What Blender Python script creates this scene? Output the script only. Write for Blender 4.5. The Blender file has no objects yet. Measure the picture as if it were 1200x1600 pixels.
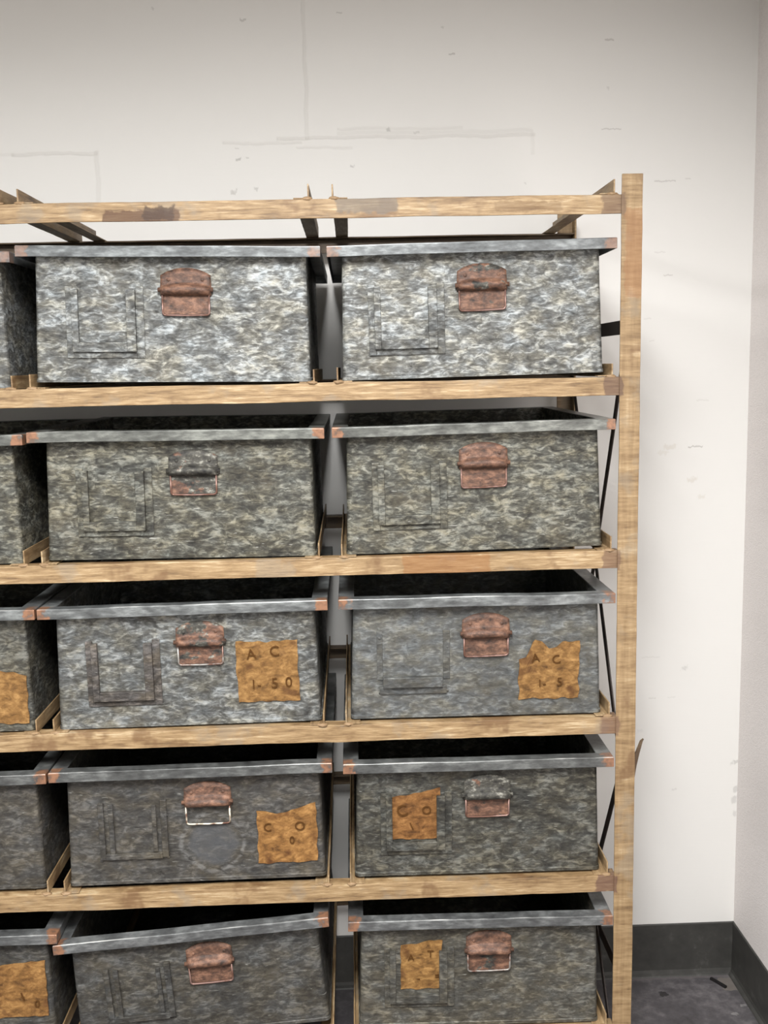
import bpy, bmesh, math, random
from mathutils import Vector, Matrix, noise
random.seed(7)
C = bpy.context.scene.collection
FZ = 1.756                     # height of the top shelf rail above the floor
PITCH = .30                    # vertical distance between shelves
RD = .538                      # rack depth
WY = .588                      # back wall plane
XR = .4495                     # right wall plane

# ------------------------------------------------------------------ helpers
def N3(x, y, z, s=1.0): return noise.noise(Vector((x*s, y*s, z*s)))

def link(name, bm, mat, parent=None, bevel=0, smooth=False):
    me = bpy.data.meshes.new(name)
    bmesh.ops.recalc_face_normals(bm, faces=bm.faces)
    bm.to_mesh(me); bm.free()
    if smooth:
        for p in me.polygons: p.use_smooth = True
    o = bpy.data.objects.new(name, me); C.objects.link(o)
    if mat: me.materials.append(mat)
    if parent: o.parent = parent
    if bevel:
        m = o.modifiers.new('bevel', 'BEVEL'); m.width = bevel; m.segments = 2; m.limit_method = 'ANGLE'
        m.angle_limit = math.radians(40)
    return o

def empty(name, loc, label, cat, group=None):
    o = bpy.data.objects.new(name, None); C.objects.link(o); o.location = loc
    o.empty_display_size = .05
    o['label'] = label; o['category'] = cat
    if group: o['group'] = group
    return o

def box(bm, x0, x1, y0, y1, z0, z1):
    v = [bm.verts.new((x, y, z)) for x in (x0, x1) for y in (y0, y1) for z in (z0, z1)]
    for f in ((0,1,3,2),(4,6,7,5),(0,4,5,1),(2,3,7,6),(0,2,6,4),(1,5,7,3)): bm.faces.new([v[i] for i in f])

def sweep(bm, prof, p0, p1, U, V, n=1, jit=0.0, seed=0.0):
    """closed profile [(u,v)] swept from p0 to p1; U, V the profile axes; jit = waviness of worn metal"""
    p0, p1, U, V = Vector(p0), Vector(p1), Vector(U), Vector(V)
    rings = []
    for i in range(n+1):
        t = i/n; p = p0.lerp(p1, t); L = (p1-p0).length*t
        ju = jit*N3(L*7+seed, 1.3, seed*3); jv = jit*N3(L*7+seed, 8.1, seed*5)
        r = []
        for k, (a, b) in enumerate(prof):
            e = jit*.5*N3(L*30+seed, k*3.7, seed) if jit else 0
            r.append(bm.verts.new(p + U*(a+ju+e) + V*(b+jv+e)))
        rings.append(r)
    m = len(prof)
    for i in range(n):
        for k in range(m):
            bm.faces.new((rings[i][k], rings[i][(k+1) % m], rings[i+1][(k+1) % m], rings[i+1][k]))
    bm.faces.new(rings[0]); bm.faces.new(rings[-1])

def tube(bm, pts, r, seg=8):
    pts = [Vector(p) for p in pts]; rings = []
    for i, p in enumerate(pts):
        d = (pts[min(i+1, len(pts)-1)]-pts[max(i-1, 0)]).normalized()
        a = d.cross(Vector((0, 1, 0)))
        if a.length < .1: a = d.cross(Vector((0, 0, 1)))
        a.normalize(); b = d.cross(a)
        rings.append([bm.verts.new(p + (a*math.cos(t)+b*math.sin(t))*r) for t in [2*math.pi*k/seg for k in range(seg)]])
    for i in range(len(pts)-1):
        for k in range(seg):
            bm.faces.new((rings[i][k], rings[i][(k+1) % seg], rings[i+1][(k+1) % seg], rings[i+1][k]))
    bm.faces.new(rings[0]); bm.faces.new(rings[-1])

# ------------------------------------------------------------------ materials
class NT:
    def __init__(s, name):
        s.m = bpy.data.materials.new(name); s.m.use_nodes = True
        s.t = s.m.node_tree; s.b = s.t.nodes['Principled BSDF']; s.o = s.t.nodes['Material Output']
    def n(s, kind, **kw):
        x = s.t.nodes.new('ShaderNode'+kind)
        for k, v in kw.items(): setattr(x, k, v)
        return x
    def put(s, sock, v):
        if hasattr(v, 'is_output'): s.t.links.new(v, sock)
        elif v is not None: sock.default_value = v
    def math(s, op, a, b=None, c=None, clamp=False):
        x = s.n('Math', operation=op, use_clamp=clamp)
        s.put(x.inputs[0], a); s.put(x.inputs[1], b)
        if c is not None: s.put(x.inputs[2], c)
        return x.outputs[0]
    def coord(s, which='Object', scale=(1,1,1), loc=(0,0,0), rnd=0):
        tc = s.n('TexCoord').outputs[which]
        if rnd:
            oi = s.n('ObjectInfo').outputs['Random']
            vm = s.n('VectorMath', operation='SCALE'); vm.inputs[0].default_value = (7.3, 3.1, 11.7); s.put(vm.inputs['Scale'], s.math('MULTIPLY', oi, rnd))
            va = s.n('VectorMath', operation='ADD'); s.put(va.inputs[0], tc); s.put(va.inputs[1], vm.outputs[0]); tc = va.outputs[0]
        mp = s.n('Mapping'); s.put(mp.inputs['Vector'], tc)
        mp.inputs['Scale'].default_value = scale; mp.inputs['Location'].default_value = loc
        return mp.outputs[0]
    def noise(s, vec, scale, detail=3, rough=.55, dist=0):
        x = s.n('TexNoise'); s.put(x.inputs['Vector'], vec); x.inputs['Scale'].default_value = scale
        x.inputs['Detail'].default_value = detail; x.inputs['Roughness'].default_value = rough; x.inputs['Distortion'].default_value = dist
        return x.outputs['Fac']
    def vor(s, vec, scale, out='Color', feature='F1'):
        x = s.n('TexVoronoi', feature=feature); s.put(x.inputs['Vector'], vec); x.inputs['Scale'].default_value = scale
        return x.outputs[out]
    def ramp(s, fac, stops, interp='LINEAR'):
        x = s.n('ValToRGB'); s.put(x.inputs[0], fac); r = x.color_ramp; r.interpolation = interp
        while len(r.elements) < len(stops): r.elements.new(.5)
        for e, (p, c) in zip(r.elements, stops):
            e.position = p; e.color = (c, c, c, 1) if isinstance(c, (int, float)) else (*c, 1)
        return x.outputs[0]
    def step(s, v, a, b):
        x = s.n('MapRange', interpolation_type='SMOOTHSTEP'); s.put(x.inputs[0], v)
        x.inputs[1].default_value = a; x.inputs[2].default_value = b
        return x.outputs[0]
    def mix(s, fac, a, b, mode='MIX'):
        x = s.n('Mix', data_type='RGBA', blend_type=mode); s.put(x.inputs[0], fac)
        for i, v in ((6, a), (7, b)):
            if isinstance(v, tuple): v = (*v[:3], 1)
            s.put(x.inputs[i], v)
        return x.outputs[2]
    def sep(s, v):
        x = s.n('SeparateXYZ'); s.put(x.inputs[0], v); return x.outputs
    def mask(s, u, v, u0, u1, v0, v1, soft, wob=None):
        """soft-edged patch on the surface, wob a noise socket that roughens its outline"""
        if wob is not None:
            w = s.math('MULTIPLY', s.math('SUBTRACT', wob, .5), soft*5)
            u = s.math('ADD', u, w); v = s.math('ADD', v, w)
        a = s.step(s.math('ABSOLUTE', s.math('SUBTRACT', u, (u0+u1)/2)), (u1-u0)/2+soft, (u1-u0)/2)
        b = s.step(s.math('ABSOLUTE', s.math('SUBTRACT', v, (v0+v1)/2)), (v1-v0)/2+soft, (v1-v0)/2)
        return s.math('MULTIPLY', a, b)
    def bump(s, h, strength, dist):
        x = s.n('Bump'); s.put(x.inputs['Height'], h); x.inputs['Strength'].default_value = strength
        x.inputs['Distance'].default_value = dist; s.put(s.b.inputs['Normal'], x.outputs[0])
    def out(s, col, rough=.6, metal=0.0, spec=.5):
        if isinstance(col, tuple): col = (*col[:3], 1)
        s.put(s.b.inputs['Base Color'], col); s.put(s.b.inputs['Roughness'], rough); s.put(s.b.inputs['Metallic'], metal)
        s.put(s.b.inputs['Specular IOR Level'], spec)
        return s.m

def srgb(r, g, b):
    f = lambda c: (c/255/12.92) if c/255 <= .04045 else ((c/255+.055)/1.055)**2.4
    return (f(r), f(g), f(b))

def mat_galv(name='galvanised_steel', ring=None):
    s = NT(name)
    oi = s.n('ObjectInfo')
    fine = s.noise(s.coord(scale=(95, 95, 260), rnd=9), 1, 4, .6, .5)
    mid = s.noise(s.coord(scale=(46, 46, 100), rnd=7), 1, 4, .62, .9)
    blot = s.noise(s.coord(scale=(17, 17, 24), rnd=5), 1, 3, .6, .4)
    big = s.noise(s.coord(scale=(5, 5, 7), rnd=9), 1, 2)
    c4 = lambda n_, k: s.math('MULTIPLY', s.math('SUBTRACT', n_, .5), k)
    h = s.math('ADD', s.math('ADD', c4(fine, .7), c4(mid, 1.35)), s.math('ADD', c4(blot, .5), c4(big, .35)))
    val = s.math('ADD', .5, s.math('MULTIPLY', h, oi.outputs['Alpha']))
    col = s.ramp(val, [(.12, srgb(62, 61, 58)), (.36, srgb(110, 109, 106)), (.52, srgb(146, 146, 143)), (.68, srgb(206, 207, 204)), (.9, srgb(255, 255, 252))])
    hue = s.noise(s.coord(scale=(24, 24, 40), rnd=11), 1, 4, .6)
    col = s.mix(s.step(hue, .42, .66), col, s.mix(1, col, (1.04, .97, .84), 'MULTIPLY'))
    col = s.mix(s.step(hue, .46, .30), col, s.mix(1, col, (.95, .99, 1.04), 'MULTIPLY'))
    col = s.mix(1, col, oi.outputs['Color'], 'MULTIPLY')
    d1 = s.step(s.noise(s.coord(scale=(11, 11, 15), rnd=5), 1, 5, .72), .53, .70)
    col = s.mix(s.math('MULTIPLY', d1, .38), col, (.085, .070, .045))
    d2 = s.step(s.noise(s.coord(scale=(60, 60, 90), rnd=3), 1, 3, .7), .66, .76)
    col = s.mix(s.math('MULTIPLY', d2, .6), col, (.035, .028, .022))
    # vertical and slanting scratches, bright where the zinc is bared
    d3 = s.step(s.noise(s.coord(scale=(40, 40, 330), rnd=4), 1, 3, .6, .4), .66, .74)
    col = s.mix(s.math('MULTIPLY', d3, s.math('MULTIPLY', oi.outputs['Alpha'], .55)), col, (.42, .42, .38))
    if ring:      # worn round patch under the bail with a paler outline
        p = s.sep(s.coord()); dx = s.math('SUBTRACT', p[0], ring[0]); dz = s.math('SUBTRACT', p[2], ring[1])
        rr = s.math('SQRT', s.math('ADD', s.math('MULTIPLY', dx, dx), s.math('MULTIPLY', dz, dz)))
        rr = s.math('ADD', rr, s.math('MULTIPLY', s.math('SUBTRACT', blot, .5), .02))
        fr = s.step(p[1], .006, .003)
        col = s.mix(s.math('MULTIPLY', fr, s.math('MULTIPLY', s.step(rr, .050, .036), .5)), col, (.075, .080, .088))
        rg = s.math('MULTIPLY', s.step(rr, .050, .054), s.step(rr, .061, .056))
        col = s.mix(s.math('MULTIPLY', fr, s.math('MULTIPLY', s.math('MULTIPLY', rg, s.step(mid, .35, .6)), .35)), col, (.22, .22, .215))
    s.bump(h, .28, .0015)
    return s.out(col, s.ramp(val, [(.2, .62), (.8, .45)]), .22, .45)

def mat_galv_rim():
    s = NT('galvanised_rim')
    oi = s.n('ObjectInfo')
    v = s.coord(scale=(40, 40, 130), rnd=9)
    h = s.noise(v, 1, 4, .65)
    mid = s.noise(s.coord(scale=(16, 16, 30), rnd=7), 1, 2)
    hh = s.math('ADD', s.math('MULTIPLY', h, .6), s.math('MULTIPLY', mid, .4))
    col = s.ramp(hh, [(.3, srgb(70, 70, 70)), (.5, srgb(132, 134, 134)), (.62, srgb(178, 181, 180)), (.8, srgb(215, 217, 212))])
    col = s.mix(1, col, oi.outputs['Color'], 'MULTIPLY')
    g = s.sep(s.coord('Generated'))
    wob = s.noise(s.coord(scale=(90, 90, 90), rnd=9), 1, 3)
    ax = s.math('ABSOLUTE', s.math('SUBTRACT', g[0], .5))
    ax = s.math('ADD', ax, s.math('MULTIPLY', s.math('SUBTRACT', wob, .5), .07))
    m = s.math('MULTIPLY', s.step(ax, .457, .470), s.step(g[1], .05, .035))
    m = s.math('MULTIPLY', m, s.math('MULTIPLY', oi.outputs['Alpha'], s.step(wob, .25, .5)))
    col = s.mix(m, col, s.ramp(wob, [(.3, srgb(84, 62, 50)), (.6, srgb(140, 102, 78))]))
    ed = s.math('MULTIPLY', s.math('MULTIPLY', s.step(g[2], .93, .985), s.step(g[1], .007, .003)), s.step(mid, .42, .60))  # highlight painted along the front top edge of the rim
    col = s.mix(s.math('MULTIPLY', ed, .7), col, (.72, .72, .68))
    s.bump(hh, .3, .001)
    return s.out(col, .34, .3, .8)

def mat_rust():
    s = NT('rusted_metal')
    oi = s.n('ObjectInfo'); r = s.n('SeparateColor'); s.put(r.inputs[0], oi.outputs['Color'])
    a = s.noise(s.coord(scale=(60, 60, 110), rnd=9), 1, 5, .7)
    b = s.noise(s.coord(scale=(26, 26, 34), rnd=6), 1, 3, .6)
    col = s.ramp(a, [(.32, srgb(38, 27, 21)), (.5, srgb(84, 59, 46)), (.68, srgb(124, 91, 72))])
    worn = s.ramp(a, [(.35, srgb(34, 33, 32)), (.55, srgb(72, 70, 64)), (.72, srgb(160, 158, 148))])
    f = s.step(s.math('SUBTRACT', b, s.math('MULTIPLY', s.math('SUBTRACT', r.outputs[0], .5), .55)), .47, .53)
    col = s.mix(f, col, worn)
    s.bump(a, .6, .0012)
    return s.out(col, .62, s.math('MULTIPLY', f, .4), .4)

def mat_wire():
    s = NT('worn_steel_edge')
    oi = s.n('ObjectInfo')
    a = s.noise(s.coord(scale=(60, 60, 60), rnd=9), 1, 3)
    col = s.mix(s.step(a, .4, .62), oi.outputs['Color'], srgb(96, 66, 54))
    return s.out(col, .35, .5, .6)

def mat_rack(name, scale, dark=0.0, extra=True, gain=.52, scale2=None):
    s = NT(name)
    v = s.coord(scale=scale)
    a = s.noise(v, 1, 5, .68, .3)
    if scale2: a = s.math('ADD', s.math('MULTIPLY', a, .6), s.math('MULTIPLY', s.noise(s.coord(scale=scale2), 1, 4, .6), .4))
    b = s.noise(s.coord(scale=tuple(k*.22 for k in scale)), 1, 3, .6)
    c = s.noise(s.coord(scale=(11, 11, 11)), 1, 4, .6)
    h = s.math('ADD', s.math('MULTIPLY', a, .62), s.math('MULTIPLY', b, .38))
    col = s.ramp(h, [(.32, srgb(104, 80, 56)), (.44, srgb(162, 132, 92)), (.55, srgb(196, 166, 122)), (.68, srgb(244, 222, 180))])
    col = s.mix(s.math('MULTIPLY', s.step(c, .56, .66), .7), col, srgb(132, 98, 64))
    col = s.mix(s.math('MULTIPLY', s.step(c, .46, .36), .45), col, srgb(164, 152, 132))
    if extra:
        p = s.sep(s.coord()); w = s.noise(s.coord(scale=(60, 60, 60)), 1, 3)
        for (x0, x1, z0, z1, cc, k) in (
                (-.850, -.730, -.0170, .000, (104, 70, 42), .85), (-.785, -.74, -.012, .006, (74, 50, 34), .8),
                (-.472, -.375, -.006, .020, (128, 118, 104), .7), (-.372, -.225, -.62, -.585, (166, 114, 62), .6),
                (-.030, .004, -.016, .016, (112, 84, 68), .6), (-.022, .004, -.316, -.284, (104, 76, 64), .7),
                (-.022, .004, -.616, -.584, (112, 80, 66), .6), (-.026, .004, -.916, -.884, (120, 86, 74), .6),
                (-.030, .004, -1.216, -1.184, (112, 78, 70), .7),
                (.008, .036, -.150, -.010, (176, 122, 74), .5), (-.21, -.10, -.008, .004, (136, 104, 66), .5)):
            col = s.mix(s.math('MULTIPLY', s.mask(p[0], p[2], x0, x1, z0+FZ, z1+FZ, .004, w), k), col, srgb(*cc))
    col = s.mix(1, col, (gain, gain*.985, gain*1.0), 'MULTIPLY')
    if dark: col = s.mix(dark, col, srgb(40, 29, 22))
    s.bump(h, .5, .0015)
    return s.out(col, .55, 0, .45)

def mat_label():
    s = NT('ochre_card')
    a = s.noise(s.coord(scale=(50, 50, 80), rnd=9), 1, 5, .7, .4)
    b = s.noise(s.coord(scale=(22, 22, 22), rnd=5), 1, 3, .6)
    col = s.ramp(a, [(.3, srgb(76, 52, 26)), (.5, srgb(122, 89, 50)), (.7, srgb(158, 122, 76))])
    col = s.mix(s.math('MULTIPLY', s.step(b, .55, .66), .6), col, srgb(74, 44, 22))
    oi = s.n('ObjectInfo'); col = s.mix(1, col, oi.outputs['Color'], 'MULTIPLY')
    s.bump(a, .6, .0012)
    return s.out(col, .8, 0, .25)

def plain(name, rgb, rough=.7, metal=0, spec=.4):
    s = NT(name)
    a = s.noise(s.coord(scale=(60, 60, 60)), 1, 3)
    return s.out(s.mix(a, tuple(c*.8 for c in srgb(*rgb)), tuple(c*1.15 for c in srgb(*rgb))), rough, metal, spec)

def mat_wall(name, rgb, marks):
    s = NT(name)
    p = s.sep(s.coord()); x, y, z = p
    w = s.noise(s.coord(scale=(120, 120, 60)), 1, 3); w2 = s.noise(s.coord(scale=(9, 9, 9)), 1, 4)
    col = s.mix(s.noise(s.coord(scale=(1.4, 1.4, 1.4)), 1, 2), srgb(*[c-4 for c in rgb]), srgb(*[c+2 for c in rgb]))
    streak = s.noise(s.coord(scale=(14, 14, 160)), 1, 4, .6)
    h = s.math('MULTIPLY', streak, .12)
    if marks:
        # ridges of the plaster patching: (x0,x1,z0,z1,height)
        for (x0, x1, z0, z1, k) in (
                (-.470, -.045, .243, .246, .45), (-.60, -.04, .2345, .237, .7), (-.72, -.55, .226, .228, .6), (-.47, -.2, .2515, .253, .5), (-.56, -.44, .214, .2155, .5),
                (-.5375, -.534, .236, .52, .55), (-.046, -.043, .195, .24, .35), (-1.172, -.993, .2085, .2115, .7), (-.995, -.99, .11, .213, .5),
                (-1.5, -1.17, .21, .212, .4)):
            m = s.mask(x, z, x0, x1, z0+FZ, z1+FZ, .004, w2)
            h = s.math('ADD', h, s.math('MULTIPLY', m, k))
            col = s.mix(s.math('MULTIPLY', m, k*.20), col, srgb(150, 142, 132))
        # scuffs and pencil-like scratches: centre x, z, half-length, half-height, strength, colour
        for (cx, cz, a, b, k, cc) in (
                (-.700, .125, .004, .006, .6, (118, 112, 100)), (-.652, .130, .005, .003, .55, (110, 106, 100)), (-.44, .176, .005, .0022, .6, (104, 102, 102)),
                (-.687, .194, .005, .002, .7, (110, 106, 98)), (-.668, .196, .004, .0015, .5, (110, 106, 98)), (-.69, .216, .006, .001, .4, (130, 126, 118)),
                (-.668, .480, .008, .0022, .6, (110, 104, 98)), (-.46, .493, .008, .0012, .5, (120, 116, 110)), (-.857, .505, .004, .002, .4, (120, 116, 110)),
                (-.36, .25, .004, .003, .6, (110, 108, 104)), (-.3, .243, .008, .002, .4, (130, 126, 120)), (-.22, .405, .008, .0012, .7, (120, 112, 106)),
                (.122, .430, .013, .0018, .6, (110, 98, 88)), (.13, .246, .03, .0011, .55, (128, 120, 114)), (.25, .134, .033, .0012, .6, (140, 130, 126)),
                (.12, .33, .003, .003, .35, (120, 116, 110)), (-.06, .134, .003, .002, .4, (120, 116, 110)), (-.24, .46, .004, .002, .4, (120, 116, 110)),
                (.30, .137, .008, .001, .4, (128, 120, 114)), (.345, -.35, .02, .0013, .3, (170, 166, 158)), (.33, -.456, .022, .0013, .75, (122, 116, 106)),
                (.27, -.455, .016, .005, .40, (188, 174, 150)), (.255, -.468, .012, .004, .28, (188, 174, 150)), (.322, -.532, .010, .005, .45, (184, 170, 146)),
                (.346, -.572, .009, .004, .38, (184, 174, 152)), (.26, -.07, .014, .001, .6, (150, 142, 136)), (.215, -.165, .01, .001, .35, (160, 156, 150)),
                (.315, -.98, .005, .0045, .55, (160, 158, 154)), (.235, -.95, .03, .0009, .3, (160, 156, 150)), (.225, -.215, .006, .001, .4, (160, 156, 150)),
                (.24, -1.05, .012, .001, .5, (170, 166, 160)), (.285, -1.05, .012, .001, .3, (170, 166, 160)), (.295, -1.28, .006, .002, .4, (160, 154, 150)), (.21, -1.13, .006, .005, .25, (170, 170, 176)),
                (.443, -1.215, .005, .005, .6, (120, 116, 112)), (.444, -1.285, .004, .010, .55, (126, 122, 118)), (.443, -1.31, .005, .008, .5, (120, 116, 112)), (.445, -1.345, .004, .008, .4, (120, 116, 112)),
                (.19, .095, .003, .004, .5, (140, 146, 150)), (-.33, -.02, .003, .002, .5, (150, 140, 134)), (.24, -.02, .018, .001, .4, (170, 162, 158))):
            m = s.mask(x, z, cx-a*.7, cx+a*.7, cz-b*.5+FZ, cz+b*.5+FZ, min(a, b)*.9+.0008, w)
            col = s.mix(s.math('MULTIPLY', m, k*.5), col, srgb(*cc))
            
        s.bump(h, .5, .0025)
        return s.out(col, .62, 0, .3)
    weave = s.noise(s.coord(scale=(150, 150, 420)), 1, 3, .6)
    col = s.mix(s.math('MULTIPLY', s.step(weave, .35, .7), .10), col, srgb(150, 144, 138))
    s.bump(weave, .6, .002)
    return s.out(col, .8, 0, .2)

def mat_floor():
    s = NT('dark_vinyl_floor')
    a = s.noise(s.coord(scale=(9, 9, 9)), 1, 5, .65)
    b = s.noise(s.coord(scale=(45, 45, 45)), 1, 4, .7)
    h = s.math('ADD', s.math('MULTIPLY', a, .6), s.math('MULTIPLY', b, .4))
    col = s.ramp(h, [(.32, srgb(58, 55, 56)), (.5, srgb(82, 79, 81)), (.66, srgb(112, 108, 109))])
    p = s.sep(s.coord()); w = s.noise(s.coord(scale=(70, 70, 70)), 1, 3)
    for (x0, x1, y0, y1, k, cc) in ((.246, .262, .50, .514, .8, (36, 34, 34)), (.405, .440, .512, .560, .5, (130, 122, 112)), (.39, .40, .42, .424, .5, (150, 148, 146)), (.42, .43, .45, .453, .5, (150, 148, 146)),
                                    (.15, .44, .566, .588, .55, (110, 104, 104))):
        col = s.mix(s.math('MULTIPLY', s.mask(p[0], p[1], x0, x1, y0, y1, .004, w), k), col, srgb(*cc))
    s.bump(h, .25, .002)
    return s.out(col, s.ramp(b, [(.3, .5), (.7, .75)]), 0, .4)

def mat_base():
    s = NT('charcoal_vinyl_base')
    a = s.noise(s.coord(scale=(30, 30, 30)), 1, 4, .6)
    col = s.ramp(a, [(.3, srgb(56, 55, 53)), (.6, srgb(66, 65, 62)), (.75, srgb(84, 83, 80))])
    sc = s.step(s.noise(s.coord(scale=(25, 25, 70)), 1, 4, .7), .68, .76)
    col = s.mix(s.math('MULTIPLY', sc, .4), col, srgb(120, 118, 112))
    return s.out(col, .5, 0, .4)

GRING = mat_galv('galvanised_steel_worn_round', (.029, .222-.149))
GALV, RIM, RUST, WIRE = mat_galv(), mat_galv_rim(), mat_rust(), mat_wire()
RH = mat_rack('tan_painted_angle_iron', (22, 60, 260))
RV = mat_rack('tan_painted_post', (26, 26, 230), gain=.48, scale2=(110, 110, 9))
RR = mat_rack('tan_painted_runner', (120, 16, 120), .10, False)
RB = mat_rack('brown_shaded_angle_iron', (22, 60, 260), .72, False)  # dark brown iron, with the back rails' underside shade put into the colour
LABEL, INK = mat_label(), plain('faded_stamp_ink', (74, 48, 22), .9, 0, .1)
WELD = plain('weld_bead', (128, 104, 76), .6, 0, .4)
BRACE = plain('dark_brown_flat_bar', (44, 36, 32), .6, .2, .4)
DEBRIS = plain('black_debris', (22, 20, 20))

# ------------------------------------------------------------------ room shell
def struct(name, bm, m):
    o = link(name, bm, m); o['kind'] = 'structure'; return o
X0, Y0, ZC = -3.4, -3.6, 2.52
def slab(name, m, *d):
    bm = bmesh.new(); box(bm, *d); return struct(name, bm, m)
WB = mat_wall('cream_painted_plaster', (232, 230, 226), True)
WR = mat_wall('textured_wall_cover', (238, 232, 229), False)
CEIL = plain('ceiling_grey', (176, 174, 170), .9)
slab('floor', mat_floor(), X0-.1, XR+.1, Y0-.1, WY+.1, -.1, 0)
slab('ceiling', CEIL, X0-.1, XR+.1, Y0-.1, WY+.1, ZC, ZC+.1)
slab('wall_back', WB, X0-.1, XR+.1, WY, WY+.1, 0, ZC)
slab('wall_right', WR, XR, XR+.1, Y0, WY, 0, ZC)
slab('wall_left', CEIL, X0-.1, X0, Y0, WY, 0, ZC)
slab('wall_front', CEIL, X0-.1, XR+.1, Y0-.1, Y0, 0, ZC)
BASE = mat_base(); BH = .1325
prof = [(0, 0), (.015, 0), (.013, .0025), (.007, .006), (.0042, .013), (.0035, .03), (.0035, BH-.002), (.0022, BH), (0, BH)]
bm = bmesh.new(); sweep(bm, prof, (X0, WY, 0), (XR, WY, 0), (0, -1, 0), (0, 0, 1)); struct('baseboard_back', bm, BASE)
bm = bmesh.new(); sweep(bm, prof, (XR, Y0, 0), (XR, WY-.0, 0), (-1, 0, 0), (0, 0, 1)); struct('baseboard_right', bm, BASE)

# small black stick of debris lying on the floor in the corner
bm = bmesh.new(); sweep(bm, [(-.004, 0), (.004, 0), (.003, .005), (-.003, .006)], (.385, .558, 0), (.409, .520, 0), (.85, .53, 0), (0, 0, 1), 4, .0015)
o = link('debris_stick', bm, DEBRIS, None, .0005)
o['label'] = 'short black stick of debris lying on the dark floor near the corner'; o['category'] = 'debris'

# ------------------------------------------------------------------ rack
rack = empty('shelving_rack', (0, 0, 0), 'tall open rack of tan painted angle iron holding rows of metal drawers', 'rack')
XL = -1.548
def Lprof(a, b, t): return [(0, 0), (a, 0), (a, t), (t, t), (t, b), (0, b)]
PT = .0475                          # how far the posts rise over the top rail centre
# posts: flanges facing outwards
for (x, sx, y, sy, m) in ((.035, -1, 0, 1, RV), (.035, -1, RD, -1, RV), (XL, 1, 0, 1, RV), (XL, 1, RD, -1, RV)):
    bm = bmesh.new()
    sweep(bm, Lprof(.035, .033, .0035), (x, y, 0), (x, y, FZ+(PT if y == 0 else .062)), (sx, 0, 0), (0, sy, 0), 60, .0009, x*3+y)
    link('post', bm, m, rack, .0008)
RH2 = .0155
ROWS = 6
for k in range(ROWS):
    z = FZ-PITCH*k
    bm = bmesh.new()      # front rail: vertical face with its top flange running back
    sweep(bm, [(.0035, RH2), (.0305, RH2), (.0305, RH2-.003), (.0065, RH2-.003), (.0065, -RH2), (.0035, -RH2)], (XL+.002, 0, z), (.004, 0, z), (0, 1, 0), (0, 0, 1), 90, .0013, k*2.3)
    link('front_rail', bm, RH, rack, .0009)
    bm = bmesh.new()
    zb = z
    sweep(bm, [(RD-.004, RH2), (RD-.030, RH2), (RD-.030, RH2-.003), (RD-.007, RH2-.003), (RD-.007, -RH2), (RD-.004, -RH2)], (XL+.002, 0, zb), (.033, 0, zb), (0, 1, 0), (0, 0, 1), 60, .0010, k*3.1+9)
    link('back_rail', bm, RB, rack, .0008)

COLX = {'L': (-1.257, .461), 'M': (-.7535, .461), 'R': (-.246, .446)}
for k in range(ROWS):
    z = FZ-PITCH*k+RH2+.0005
    for c, (cx, w) in COLX.items():
        for s_ in (-1, 1):
            bm = bmesh.new()
            xo = cx+s_*(w/2+.0065)+({-1: -.004, 1: .007}[s_] if c == 'R' else (-.002 if s_ < 0 else 0)); h = .024+.004*N3(cx*9, s_, k*3.3)
            y0 = .0055+.003*N3(k*4.1, cx*5, s_)
            sweep(bm, [(0, 0), (-.026, 0), (-.026, .002), (-.0025, .002), (-.0025, h), (0, h)], (xo, y0, z), (xo, RD-.008, z), (s_, 0, 0), (0, 0, 1), 24, .0007, k+cx)
            r = link('runner', bm, RR, rack, .0006)
            bm = bmesh.new()      # weld bead where the runner sits on the front rail
            bmesh.ops.create_icosphere(bm, subdivisions=3, radius=1)
            for v in bm.verts:
                n_ = 1+.35*N3(v.co.x*2+k*7, v.co.y*2+cx*9, v.co.z*2+s_*4)
                v.co = Vector((xo-s_*.004+v.co.x*.009*n_, y0+.001+v.co.y*.0048*n_, z+.0002+v.co.z*.0034*n_))
            link('weld', bm, WELD, r, 0, True)

# side bars and crossed braces between front and back posts
for xb in (.0305, XL+.0045):
    for zc in (-.199, -1.42):
        bm = bmesh.new(); box(bm, xb-.0015, xb+.0015, .004, RD-.004, FZ+zc-.0125, FZ+zc+.0125)
        link('side_bar', bm, BRACE, rack, .0006)
    for i, (ya, za, yb, zb) in enumerate(((.012, -.125, RD-.012, -1.13), (RD-.012, -.215, .012, -1.06), (.012, -.93, RD-.012, -1.72), (RD-.012, -.99, .012, -1.70))):
        bm = bmesh.new(); d = Vector((0, yb-ya, zb-za)).normalized(); n_ = d.cross(Vector((1, 0, 0)))
        xx = xb-.004-.0035*(i % 2) if xb > -1 else xb+.004+.0035*(i % 2)
        sweep(bm, [(-.0013, -.0085), (.0013, -.0085), (.0013, .0085), (-.0013, .0085)], (xx, ya, FZ+za), (xx, yb, FZ+zb), (1, 0, 0), n_, 16, .0008, i)
        link('cross_brace', bm, BRACE, rack, .0004)
# torn sliver of metal standing off the right post
bm = bmesh.new()
pts = [(.0335, -.998, .004), (.036, -.975, .006), (.040, -.952, .008), (.047, -.930, .005), (.0505, -.926, .002)]
ra = [bm.verts.new((x-w_*.5, .004, FZ+z)) for x, z, w_ in pts]; rb = [bm.verts.new((x+w_*.5, .006, FZ+z-.002)) for x, z, w_ in pts]
for i in range(4): bm.faces.new((ra[i], rb[i], rb[i+1], ra[i+1]))
sp = link('torn_sliver', bm, RB, rack)
m = sp.modifiers.new('thick', 'SOLIDIFY'); m.thickness = .0016

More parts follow.
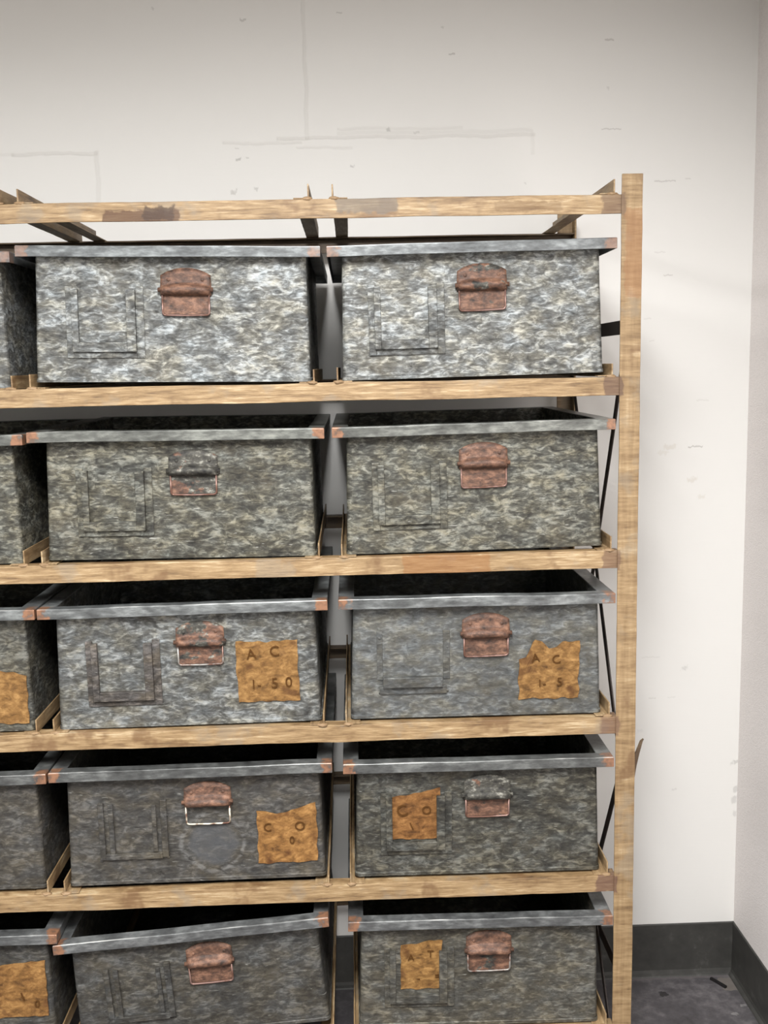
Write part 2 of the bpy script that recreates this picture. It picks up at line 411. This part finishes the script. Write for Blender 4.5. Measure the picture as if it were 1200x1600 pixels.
# ------------------------------------------------------------------ drawers
D = .500; RIMO = .0145; RIMH = .018
def rounded(hw, d0, d1, off, r=.008, nx=26, ny=10, cs=4):
    """closed outline of the body seen from above, off = outward offset"""
    x0, x1, y0, y1 = -hw-off, hw+off, d0-off, d1+off; r = max(.002, r+off); P = []
    def arc(cx, cy, a0):
        for k in range(cs+1):
            a = math.radians(a0+90*k/cs); P.append((cx+r*math.cos(a), cy+r*math.sin(a)))
    for k in range(1, nx): P.append((x0+r+(x1-x0-2*r)*k/nx, y0))
    arc(x1-r, y0+r, -90)
    for k in range(1, ny): P.append((x1, y0+r+(y1-y0-2*r)*k/ny))
    arc(x1-r, y1-r, 0)
    for k in range(1, nx): P.append((x1-r-(x1-x0-2*r)*k/nx, y1))
    arc(x0+r, y1-r, 90)
    for k in range(1, ny): P.append((x0, y1-r-(y1-y0-2*r)*k/ny))
    arc(x0+r, y0+r, 180)
    return P

def body_mesh(w, H, seed):
    bm = bmesh.new(); rings = []
    seq = [(0, .0016), (.0055, .0016), (.0065, 0)]
    n = 12
    seq += [(.0065+(H-.001-.0065)*k/n, 0) for k in range(1, n+1)]
    seq += [(H-.001-(H-.001-.004)*k/6, -.0018) for k in range(0, 7)]
    for z, off in seq:
        hw = w/2-.0065*(z/H)
        P = rounded(hw, 0, D, off)
        r = []
        for x, y in P:
            nx_, ny_ = 0, 0
            dd = .0013*N3(x*9+seed, y*9, z*11+seed) + .0005*N3(x*40+seed, y*40, z*40)
            e = min(1, z/.03)*min(1, (H-z)/.03+.15)
            if y < .006: ny_ = dd*e
            elif abs(x) > hw-.004: nx_ = dd*e
            r.append(bm.verts.new((x+nx_, y+ny_, z)))
        rings.append(r)
    m = len(rings[0])
    for i in range(len(rings)-1):
        for k in range(m): bm.faces.new((rings[i][k], rings[i][(k+1) % m], rings[i+1][(k+1) % m], rings[i+1][k]))
    bm.faces.new(rings[0]); bm.faces.new(rings[-1])
    return bm

def rim_mesh(w, H, seed):
    bm = bmesh.new(); hw = w/2-.0065-.001; t = .002
    prof = [(0, H), (RIMO+.0065, H), (RIMO+.0075, H-.001), (RIMO+.0075, H-RIMH), (RIMO+.0055, H-RIMH), (RIMO+.0055, H-t), (0, H-t)]
    prof = [(-.0015, b) if a == 0 else (a-.0065+.0065*1.0, b) for a, b in prof]
    def loop(o_, z):
        xs, y0, y1 = hw+o_+(.0042 if o_ > .005 else 0), -o_, D+o_; P = []
        n = 20
        cor = [(-xs, y0), (xs, y0), (xs, y1), (-xs, y1)]
        for i in range(4):
            a, b = cor[i], cor[(i+1) % 4]
            for k in range(n):
                u = k/n; x, y = a[0]+(b[0]-a[0])*u, a[1]+(b[1]-a[1])*u
                dz_ = .0011*N3(x*8+seed, y*8, 2.2); dy_ = .0010*N3(x*9+seed, y*9, 7.7) if i == 0 else 0
                P.append(bm.verts.new((x, y+dy_, z+dz_)))
        return P
    L = [loop(a, b) for a, b in prof]; m = len(L[0])
    for i in range(len(L)):
        A, B = L[i], L[(i+1) % len(L)]
        for k in range(m): bm.faces.new((A[k], A[(k+1) % m], B[(k+1) % m], B[k]))
    return bm

def hinge_plate(hx, H, seed, sx=1.0):
    """arched back plate with the bulging hinge roll across its lower half"""
    bm = bmesh.new(); nx = 22
    rows = [(0, .0022), (.25, .0026), (.5, .0028), (.56, .0040), (.62, .0105), (.70, .0145), (.79, .0160), (.87, .0150), (.94, .0120), (1.0, .0060)]
    grid = []
    for (v, d) in rows:
        r = []
        for i in range(nx+1):
            u = i/nx*2-1
            top = H-.034-.012*abs(u)**2.3; bot = H-.0795
            z = top+(bot-top)*v
            hw = .0415*sx if v < .55 else .0425*sx
            end = max(0, 1-abs(u)**10*.75) if v > .55 else 1
            dd = d*end + .0007*N3(u*6+seed, v*5, 1.1)+.0004*N3(u*20+seed, v*16, 4.1)
            r.append(bm.verts.new((hx+u*hw, -dd-.0006, z)))
        grid.append(r)
    for j in range(len(rows)-1):
        for i in range(nx): bm.faces.new((grid[j][i], grid[j][i+1], grid[j+1][i+1], grid[j+1][i]))
    # back skin
    back = [[bm.verts.new((v.co.x, .0012, v.co.z)) for v in g] for g in (grid[0], grid[-1])]
    for i in range(nx):
        bm.faces.new((grid[0][i+1], grid[0][i], back[0][i], back[0][i+1]))
        bm.faces.new((grid[-1][i], grid[-1][i+1], back[1][i+1], back[1][i]))
    for e in (0, nx):
        loop = [g[e] for g in grid]+[back[1][e], back[0][e]]
        bm.faces.new(loop)
    tube(bm, [(hx-.0455*sx, -.0062, H-.0700), (hx+.0455*sx, -.0062, H-.0700)], .0040, 10)      # hinge pin
    for sgn in (-1, 1):      # rivet heads
        mt = Matrix.Translation((hx+sgn*.028*sx, -.003, H-.0535)) @ Matrix.Diagonal((1, .5, 1, 1))
        bmesh.ops.create_icosphere(bm, subdivisions=2, radius=.0032, matrix=mt)
    return bm

def drop_panel(hx, H, seed, sx=1.0, tilt=0):
    bm = bmesh.new(); nx, nz = 14, 6; g = []
    for j in range(nz+1):
        v = j/nz; r = []
        for i in range(nx+1):
            u = i/nx*2-1
            d = .0030+.0015*v+.0008*N3(u*5+seed, v*3, 3.3)
            r.append(bm.verts.new((hx+u*.0375*sx, -d, H-.0785-.0315*v+tilt*u)))
        g.append(r)
    for j in range(nz):
        for i in range(nx): bm.faces.new((g[j][i], g[j][i+1], g[j+1][i+1], g[j+1][i]))
    ret = bmesh.ops.extrude_face_region(bm, geom=list(bm.faces))
    for v in [e for e in ret['geom'] if isinstance(e, bmesh.types.BMVert)]: v.co.y = .0008
    return bm

def bail_mesh(hx, H, sx=1.0, tilt=0):
    bm = bmesh.new(); w = .0388*sx; zt, zb = H-.078, H-.1115; r = .005
    P = [(-w, zt), (-w, zb+r)]
    P += [(-w+r-r*math.cos(a), zb+r-r*math.sin(a)) for a in [math.pi/2*k/4 for k in range(1, 5)]]
    P += [(0, zb-.0006)]
    P += [(w-r+r*math.sin(a), zb+r-r*math.cos(a)) for a in [math.pi/2*k/4 for k in range(0, 5)]]
    P += [(w, zt)]
    tube(bm, [(hx+x, -.0050, z+tilt*x/w) for x, z in P], .0016, 8)
    return bm

def holder_mesh(H, style, seed):
    """riveted U-shaped card channel: flat flange plus raised inner lip on left, right and bottom"""
    bm = bmesh.new(); x0, x1, z1, z0 = -.176, -.047, H-.064, H-.182
    t = .0016
    def bar(a, b, c, d, th): box(bm, a, b, -th*2, .0010, c, d)
    if style == 'full':
        bar(x0, x0+.012, z0, z1, t); bar(x1-.013, x1, z0, z1, t); bar(x0+.012, x1-.013, z0, z0+.010, t)
        bar(x0+.010, x0+.021, z0+.010, z1-.004, .0042); bar(x1-.028, x1-.013, z0+.010, z1-.006, .0046); bar(x0+.021, x1-.028, z0+.010, z0+.026, .0046)
    elif style == 'low':      # only the bottom channel stands proud, the sides are beaten flat
        bar(x0+.004, x1-.006, z0+.004, z0+.018, .0022); bar(x0+.010, x1-.014, z0+.018, z0+.036, .0060)
        bar(x0, x0+.010, z0+.03, z1, .0008); bar(x1-.012, x1, z0+.03, z1, .0010)
    elif style == 'flat':
        bar(x0+.004, x0+.014, z0+.008, z1-.003, .0022); bar(x0+.022, x0+.031, z0+.016, z1-.006, .0022); bar(x1-.014, x1-.003, z0+.010, z1, .0024); bar(x1-.030, x1-.022, z0+.02, z1-.01, .0018)
        bar(x0+.014, x1-.014, z0+.008, z0+.019, .0028)
    for (px, pz) in ((x0+.005, z1-.012), (x0+.005, z0+.006), (x1-.004, z1-.03), (x1-.005, z0+.008)):
        bmesh.ops.create_icosphere(bm, subdivisions=2, radius=.0030, matrix=Matrix.Translation((px, -.0012, pz)) @ Matrix.Diagonal((1, .5, 1, 1)))
    return bm

def card_mesh(x0, x1, z0, z1, tops, seed, y=-.0022, rag=.0022):
    """crumpled card; tops = list of heights (fraction) along its ragged top edge"""
    bm = bmesh.new(); n = 26; g = []
    for j in range(n+1):
        v = j/n; r = []
        for i in range(n+1):
            u = i/n
            k = u*(len(tops)-1); a = int(min(k, len(tops)-2)); f = k-a; tp = tops[a]*(1-f)+tops[a+1]*f
            zt = z0+(z1-z0)*tp
            x = x0+(x1-x0)*u; z = z0+(zt-z0)*v
            ex, ez = abs(2*u-1)**4, abs(2*v-1)**4
            x += ex*rag*N3(seed, z*70, 1.5); z += ez*rag*N3(x*70, seed, 5.5)
            d = .0016*abs(N3(x*35+seed, 1, z*35))+.0011*N3(x*90+seed, 2, z*120)
            r.append(bm.verts.new((x, y-abs(d), z)))
        g.append(r)
    for j in range(n):
        for i in range(n): bm.faces.new((g[j][i], g[j][i+1], g[j+1][i+1], g[j+1][i]))
    ret = bmesh.ops.extrude_face_region(bm, geom=list(bm.faces))
    for v in [e for e in ret['geom'] if isinstance(e, bmesh.types.BMVert)]: v.co.y = .0006
    return bm

def lettering(txt, x, z, size, parent, y=-.0046, rot=0):
    cu = bpy.data.curves.new('lettering', 'FONT'); cu.body = txt; cu.size = size; cu.extrude = .0005; cu.align_x = 'CENTER'; cu.align_y = 'CENTER'
    tmp = bpy.data.objects.new('tmp_text', cu); C.objects.link(tmp)
    bpy.context.view_layer.update()
    me = bpy.data.meshes.new_from_object(tmp.evaluated_get(bpy.context.evaluated_depsgraph_get()))
    bpy.data.objects.remove(tmp); bpy.data.curves.remove(cu)
    me.transform(Matrix.Translation((x, y, z)) @ Matrix.Rotation(math.radians(90), 4, 'X') @ Matrix.Rotation(rot, 4, 'Z'))
    me.name = 'lettering'; me.materials.clear(); me.materials.append(INK)
    o = bpy.data.objects.new('lettering', me); C.objects.link(o); o.parent = parent

H0 = .222
T = {'silver': (.42, .435, .44, .98), 'cool': (.34, .35, .352, .9), 'olive': (.250, .247, .215, 1.1), 'smooth': (.30, .31, .315, .55),
     'brown': (.185, .176, .168, .65), 'dolive': (.19, .187, .168, .95), 'dull': (.18, .175, .168, .7), 'dull2': (.25, .24, .215, .7)}
# key: column, row, rim top z, roll, tint, card holder, card, rustiness of hinge plate, of drop panel, wire colour, label
cards = {
 '3M': dict(r=(.086, .194, .0725, .183), tops=[1, .985, .97, .99, 1.0], t=[('A', .112, .097, .026, .1), ('C', .153, .093, .026, .0), ('1-', .118, .152, .024, 0), ('5', .151, .151, .026, 0), ('0', .176, .150, .026, 0)]),
 '3R': dict(r=(.076, .183, .0875, .193), tops=[.70, .72, 1.0, 1.0, .86, .90, .97, .98, .98], t=[('A', .105, .118, .022, .1), ('C', .142, .122, .022, .2), ('1-', .116, .165, .020, 0), ('5', .148, .163, .022, 0)]),
 '4M': dict(r=(.110, .217, .082, .192), tops=[.90, .90, .82, .86, .92, .96, 1.0], t=[('C', .129, .124, .022, 0), ('O', .187, .124, .024, 0), ('0', .172, .150, .020, 0)]),
 '4R': dict(r=(-.157, -.068, .060, .152), tops=[.86, .88, .92, .96, 1.0, 1.03], t=[('C', -.137, .098, .030, .2), ('O', -.093, .098, .022, 0), ('1', -.12, .128, .02, .4)]),
 '5R': dict(r=(-.146, -.070, .052, .146), tops=[.92, .93, .97, 1.0, 1.0], t=[('A', -.127, .083, .018, 0), ('T', -.091, .077, .020, 0), ('-', -.113, .124, .02, 0), ('=', -.078, .121, .02, 0)]),
 '3L': dict(r=(.120, .222, .113, .208), tops=[.93, 1, 1, .98, .9], t=[('5', .16, .16, .024, 0)]),
 '5L': dict(r=(.105, .219, .062, .170), tops=[.90, .93, .96, .98, 1.0], t=[('1', .175, .13, .024, .3), ('0', .20, .145, .02, 0)]),
}
spec = [
 ('L', 1, -.062, 0, 'cool', 'full', 1.0, 1, 'rusty', 'galvanized drawer cut off by the left edge of the photo, on the top shelf'),
 ('M', 1, -.0615, .018, 'silver', 'full', 1.0, 1.0, 'rusty', 'silvery galvanized drawer with all rusty brown handle, middle of the top shelf'),
 ('R', 1, -.0680, -.012, 'silver', 'full', .66, .78, 'rusty', 'silvery galvanized drawer with half rusted handle, right end of the top shelf'),
 ('L', 2, -.362, 0, 'olive', 'full', 1.0, 1, 'rusty', 'galvanized drawer cut off by the left edge, on the second shelf from the top'),
 ('M', 2, -.3600, .008, 'olive', 'full', .22, .42, 'rusty', 'olive grey galvanized drawer with unrusted dull steel handle, middle of the second shelf'),
 ('R', 2, -.3640, -.010, 'olive', 'full', 1.0, 1.0, 'rusty', 'mottled olive galvanized drawer with fully rusted handle, right end of the second shelf'),
 ('L', 3, -.659, 0, 'dolive', 'full', 1.0, 1, 'rusty', 'galvanized drawer at the left edge with small rounded ochre card, on the third shelf'),
 ('M', 3, -.6590, -.006, 'cool', 'full', .50, .60, 'steel', 'blue grey galvanized drawer with square ochre card marked A C, middle of the third shelf'),
 ('R', 3, -.6580, .004, 'smooth', 'low', .95, 1.0, 'rusty', 'smooth grey galvanized drawer with torn notched ochre card, right end of the third shelf'),
 ('L', 4, -.955, 0, 'brown', 'full', 1.0, 1, 'rusty', 'plain grey galvanized drawer without a card, at the left edge on the fourth shelf'),
 ('M', 4, -.9525, -.006, 'brown', 'flat', 1.0, None, 'bright', 'brownish galvanized drawer with bright wire bail and torn ochre card, middle of the fourth shelf'),
 ('R', 4, -.9565, .006, 'dolive', 'full', .28, .72, 'rusty', 'dark olive drawer with dark brown card in its holder, right end of the fourth shelf'),
 ('L', 5, -1.256, 0, 'dull', 'full', 1.0, 1, 'rusty', 'galvanized drawer at the left edge with large ochre card, on the lowest shelf in view'),
 ('M', 5, -1.2605, -.073, 'dull', 'flat', .95, 1.0, 'rusty', 'tilted dull grey galvanized drawer without a card, middle of the lowest shelf in view'),
 ('R', 5, -1.2600, .012, 'dull2', 'full', .95, .65, 'steel', 'dull drawer with ochre card marked A in its holder, right of the lowest visible shelf'),
]
WC = {'rusty': (.20, .12, .10, 1), 'steel': (.26, .25, .23, 1), 'bright': (.75, .70, .55, 1)}
for i, (c, row, rz, roll, tint, hold, ru, rp, wire, lab) in enumerate(spec):
    cx, w = COLX[c]; key = f'{row}{c}'; seed = i*13.7+2
    H = H0 if key != '5M' else .214
    zb = FZ + rz - H
    if key != '5M': zb = max(zb, FZ-PITCH*row+RH2+.0028+abs(math.tan(roll))*w/2)
    root = empty('metal_drawer', (cx, .018+.001*(i % 3), zb), lab, 'drawer', 'galvanized drawers on the rack')
    root.rotation_euler = (0, roll if True else 0, 0)
    root.rotation_euler[1] = roll
    b = link('body', body_mesh(w, H, seed), GRING if key == '4M' else GALV, root, 0, False); b.color = T[tint]
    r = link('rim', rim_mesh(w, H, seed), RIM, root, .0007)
    r.color = ({1: (.50, .52, .53), 2: (.46, .46, .42), 3: (.50, .51, .51), 4: (.38, .38, .37), 5: (.42, .42, .42)}[row]+(1.0 if row > 1 else .55,))
    hx = .017 if c == 'R' else .024
    p = link('hinge_plate', hinge_plate(hx, H, seed), RUST, root, 0, True); p.color = (ru, 0, 0, 1)
    if rp is not None:
        q = link('drop_handle', drop_panel(hx, H, seed, 1, .0006*(i % 3-1)), RUST, root, 0, False); q.color = (rp, 0, 0, 1)
        wv = link('rolled_edge', bail_mesh(hx, H, 1, .0006*(i % 3-1)), WIRE, q, 0, True); wv.color = WC[wire]
    else:
        q = link('wire_bail', bail_mesh(hx, H), WIRE, root, 0, True); q.color = WC[wire]
        q['label'] = 'bright wire bail without its panel'
    h_ = link('card_holder', holder_mesh(H, hold, seed), GALV, root, .0008); h_.color = (.22, .198, .19, .8) if key == '3M' else tuple(v*.84 for v in T[tint][:3])+(T[tint][3],)
    if key in cards:
        cd = cards[key]; x0, x1, a, d_ = cd['r']
        cm = link('card', card_mesh(x0, x1, H-d_, H-a, cd['tops'], seed, rag=.004 if key == '3R' else .0026), LABEL, root, 0, False)
        cm.color = {'4R': (.72, .62, .55, 1), '4M': (.88, .82, .74, 1), '5L': (.84, .80, .74, 1), '5R': (.9, .9, .85, 1)}.get(key, (.86, .86, .84, 1))
        for (tx, x, dz, sz, rot) in cd['t']: lettering(tx, x, H-dz, sz, cm, rot=rot)

# ------------------------------------------------------------------ light, world, camera
def area(name, loc, target, sx, sy, power, col, spread=180):
    l = bpy.data.lights.new(name, 'AREA'); l.shape = 'RECTANGLE'; l.size = sx; l.size_y = sy; l.energy = power; l.color = col
    l.spread = math.radians(spread)
    o = bpy.data.objects.new(name, l); C.objects.link(o); o.location = loc
    o.rotation_euler = (Vector(target)-Vector(loc)).to_track_quat('-Z', 'Y').to_euler()
    return o
area('ceiling_panel_light', (-.50, -1.60, ZC-.03), (-.50, -1.60, 0), .34, 1.2, 128, (1, 1, .995), 168)
area('ceiling_panel_light', (-2.4, -2.0, ZC-.03), (-2.4, -2.0, 0), .6, 1.2, 128, (1, 1, .995), 166)
wd = bpy.data.worlds.new('room_world'); bpy.context.scene.world = wd; wd.use_nodes = True
wd.node_tree.nodes['Background'].inputs[0].default_value = (.8, .8, .8, 1); wd.node_tree.nodes['Background'].inputs[1].default_value = .2

cam = bpy.data.cameras.new('camera'); co = bpy.data.objects.new('camera', cam); C.objects.link(co)
S = Vector((.99926301, -.03227997, -.02077105)); F = Vector((.02906756, .98975712, -.13977095)); U = S.cross(F)
co.matrix_world = Matrix(((S.x, U.x, -F.x, -.4556), (S.y, U.y, -F.y, -1.7481), (S.z, U.z, -F.z, -.2591+FZ), (0, 0, 0, 1)))
cam.sensor_fit = 'VERTICAL'; cam.sensor_height = 36; cam.lens = 1611.25/1600*36; cam.clip_start = .05
sc = bpy.context.scene; sc.camera = co
sc.view_settings.view_transform = 'Standard'; sc.view_settings.look = 'None'; sc.view_settings.gamma = 1
sc.view_settings.use_curve_mapping = False; sc.view_settings.exposure = 0.0
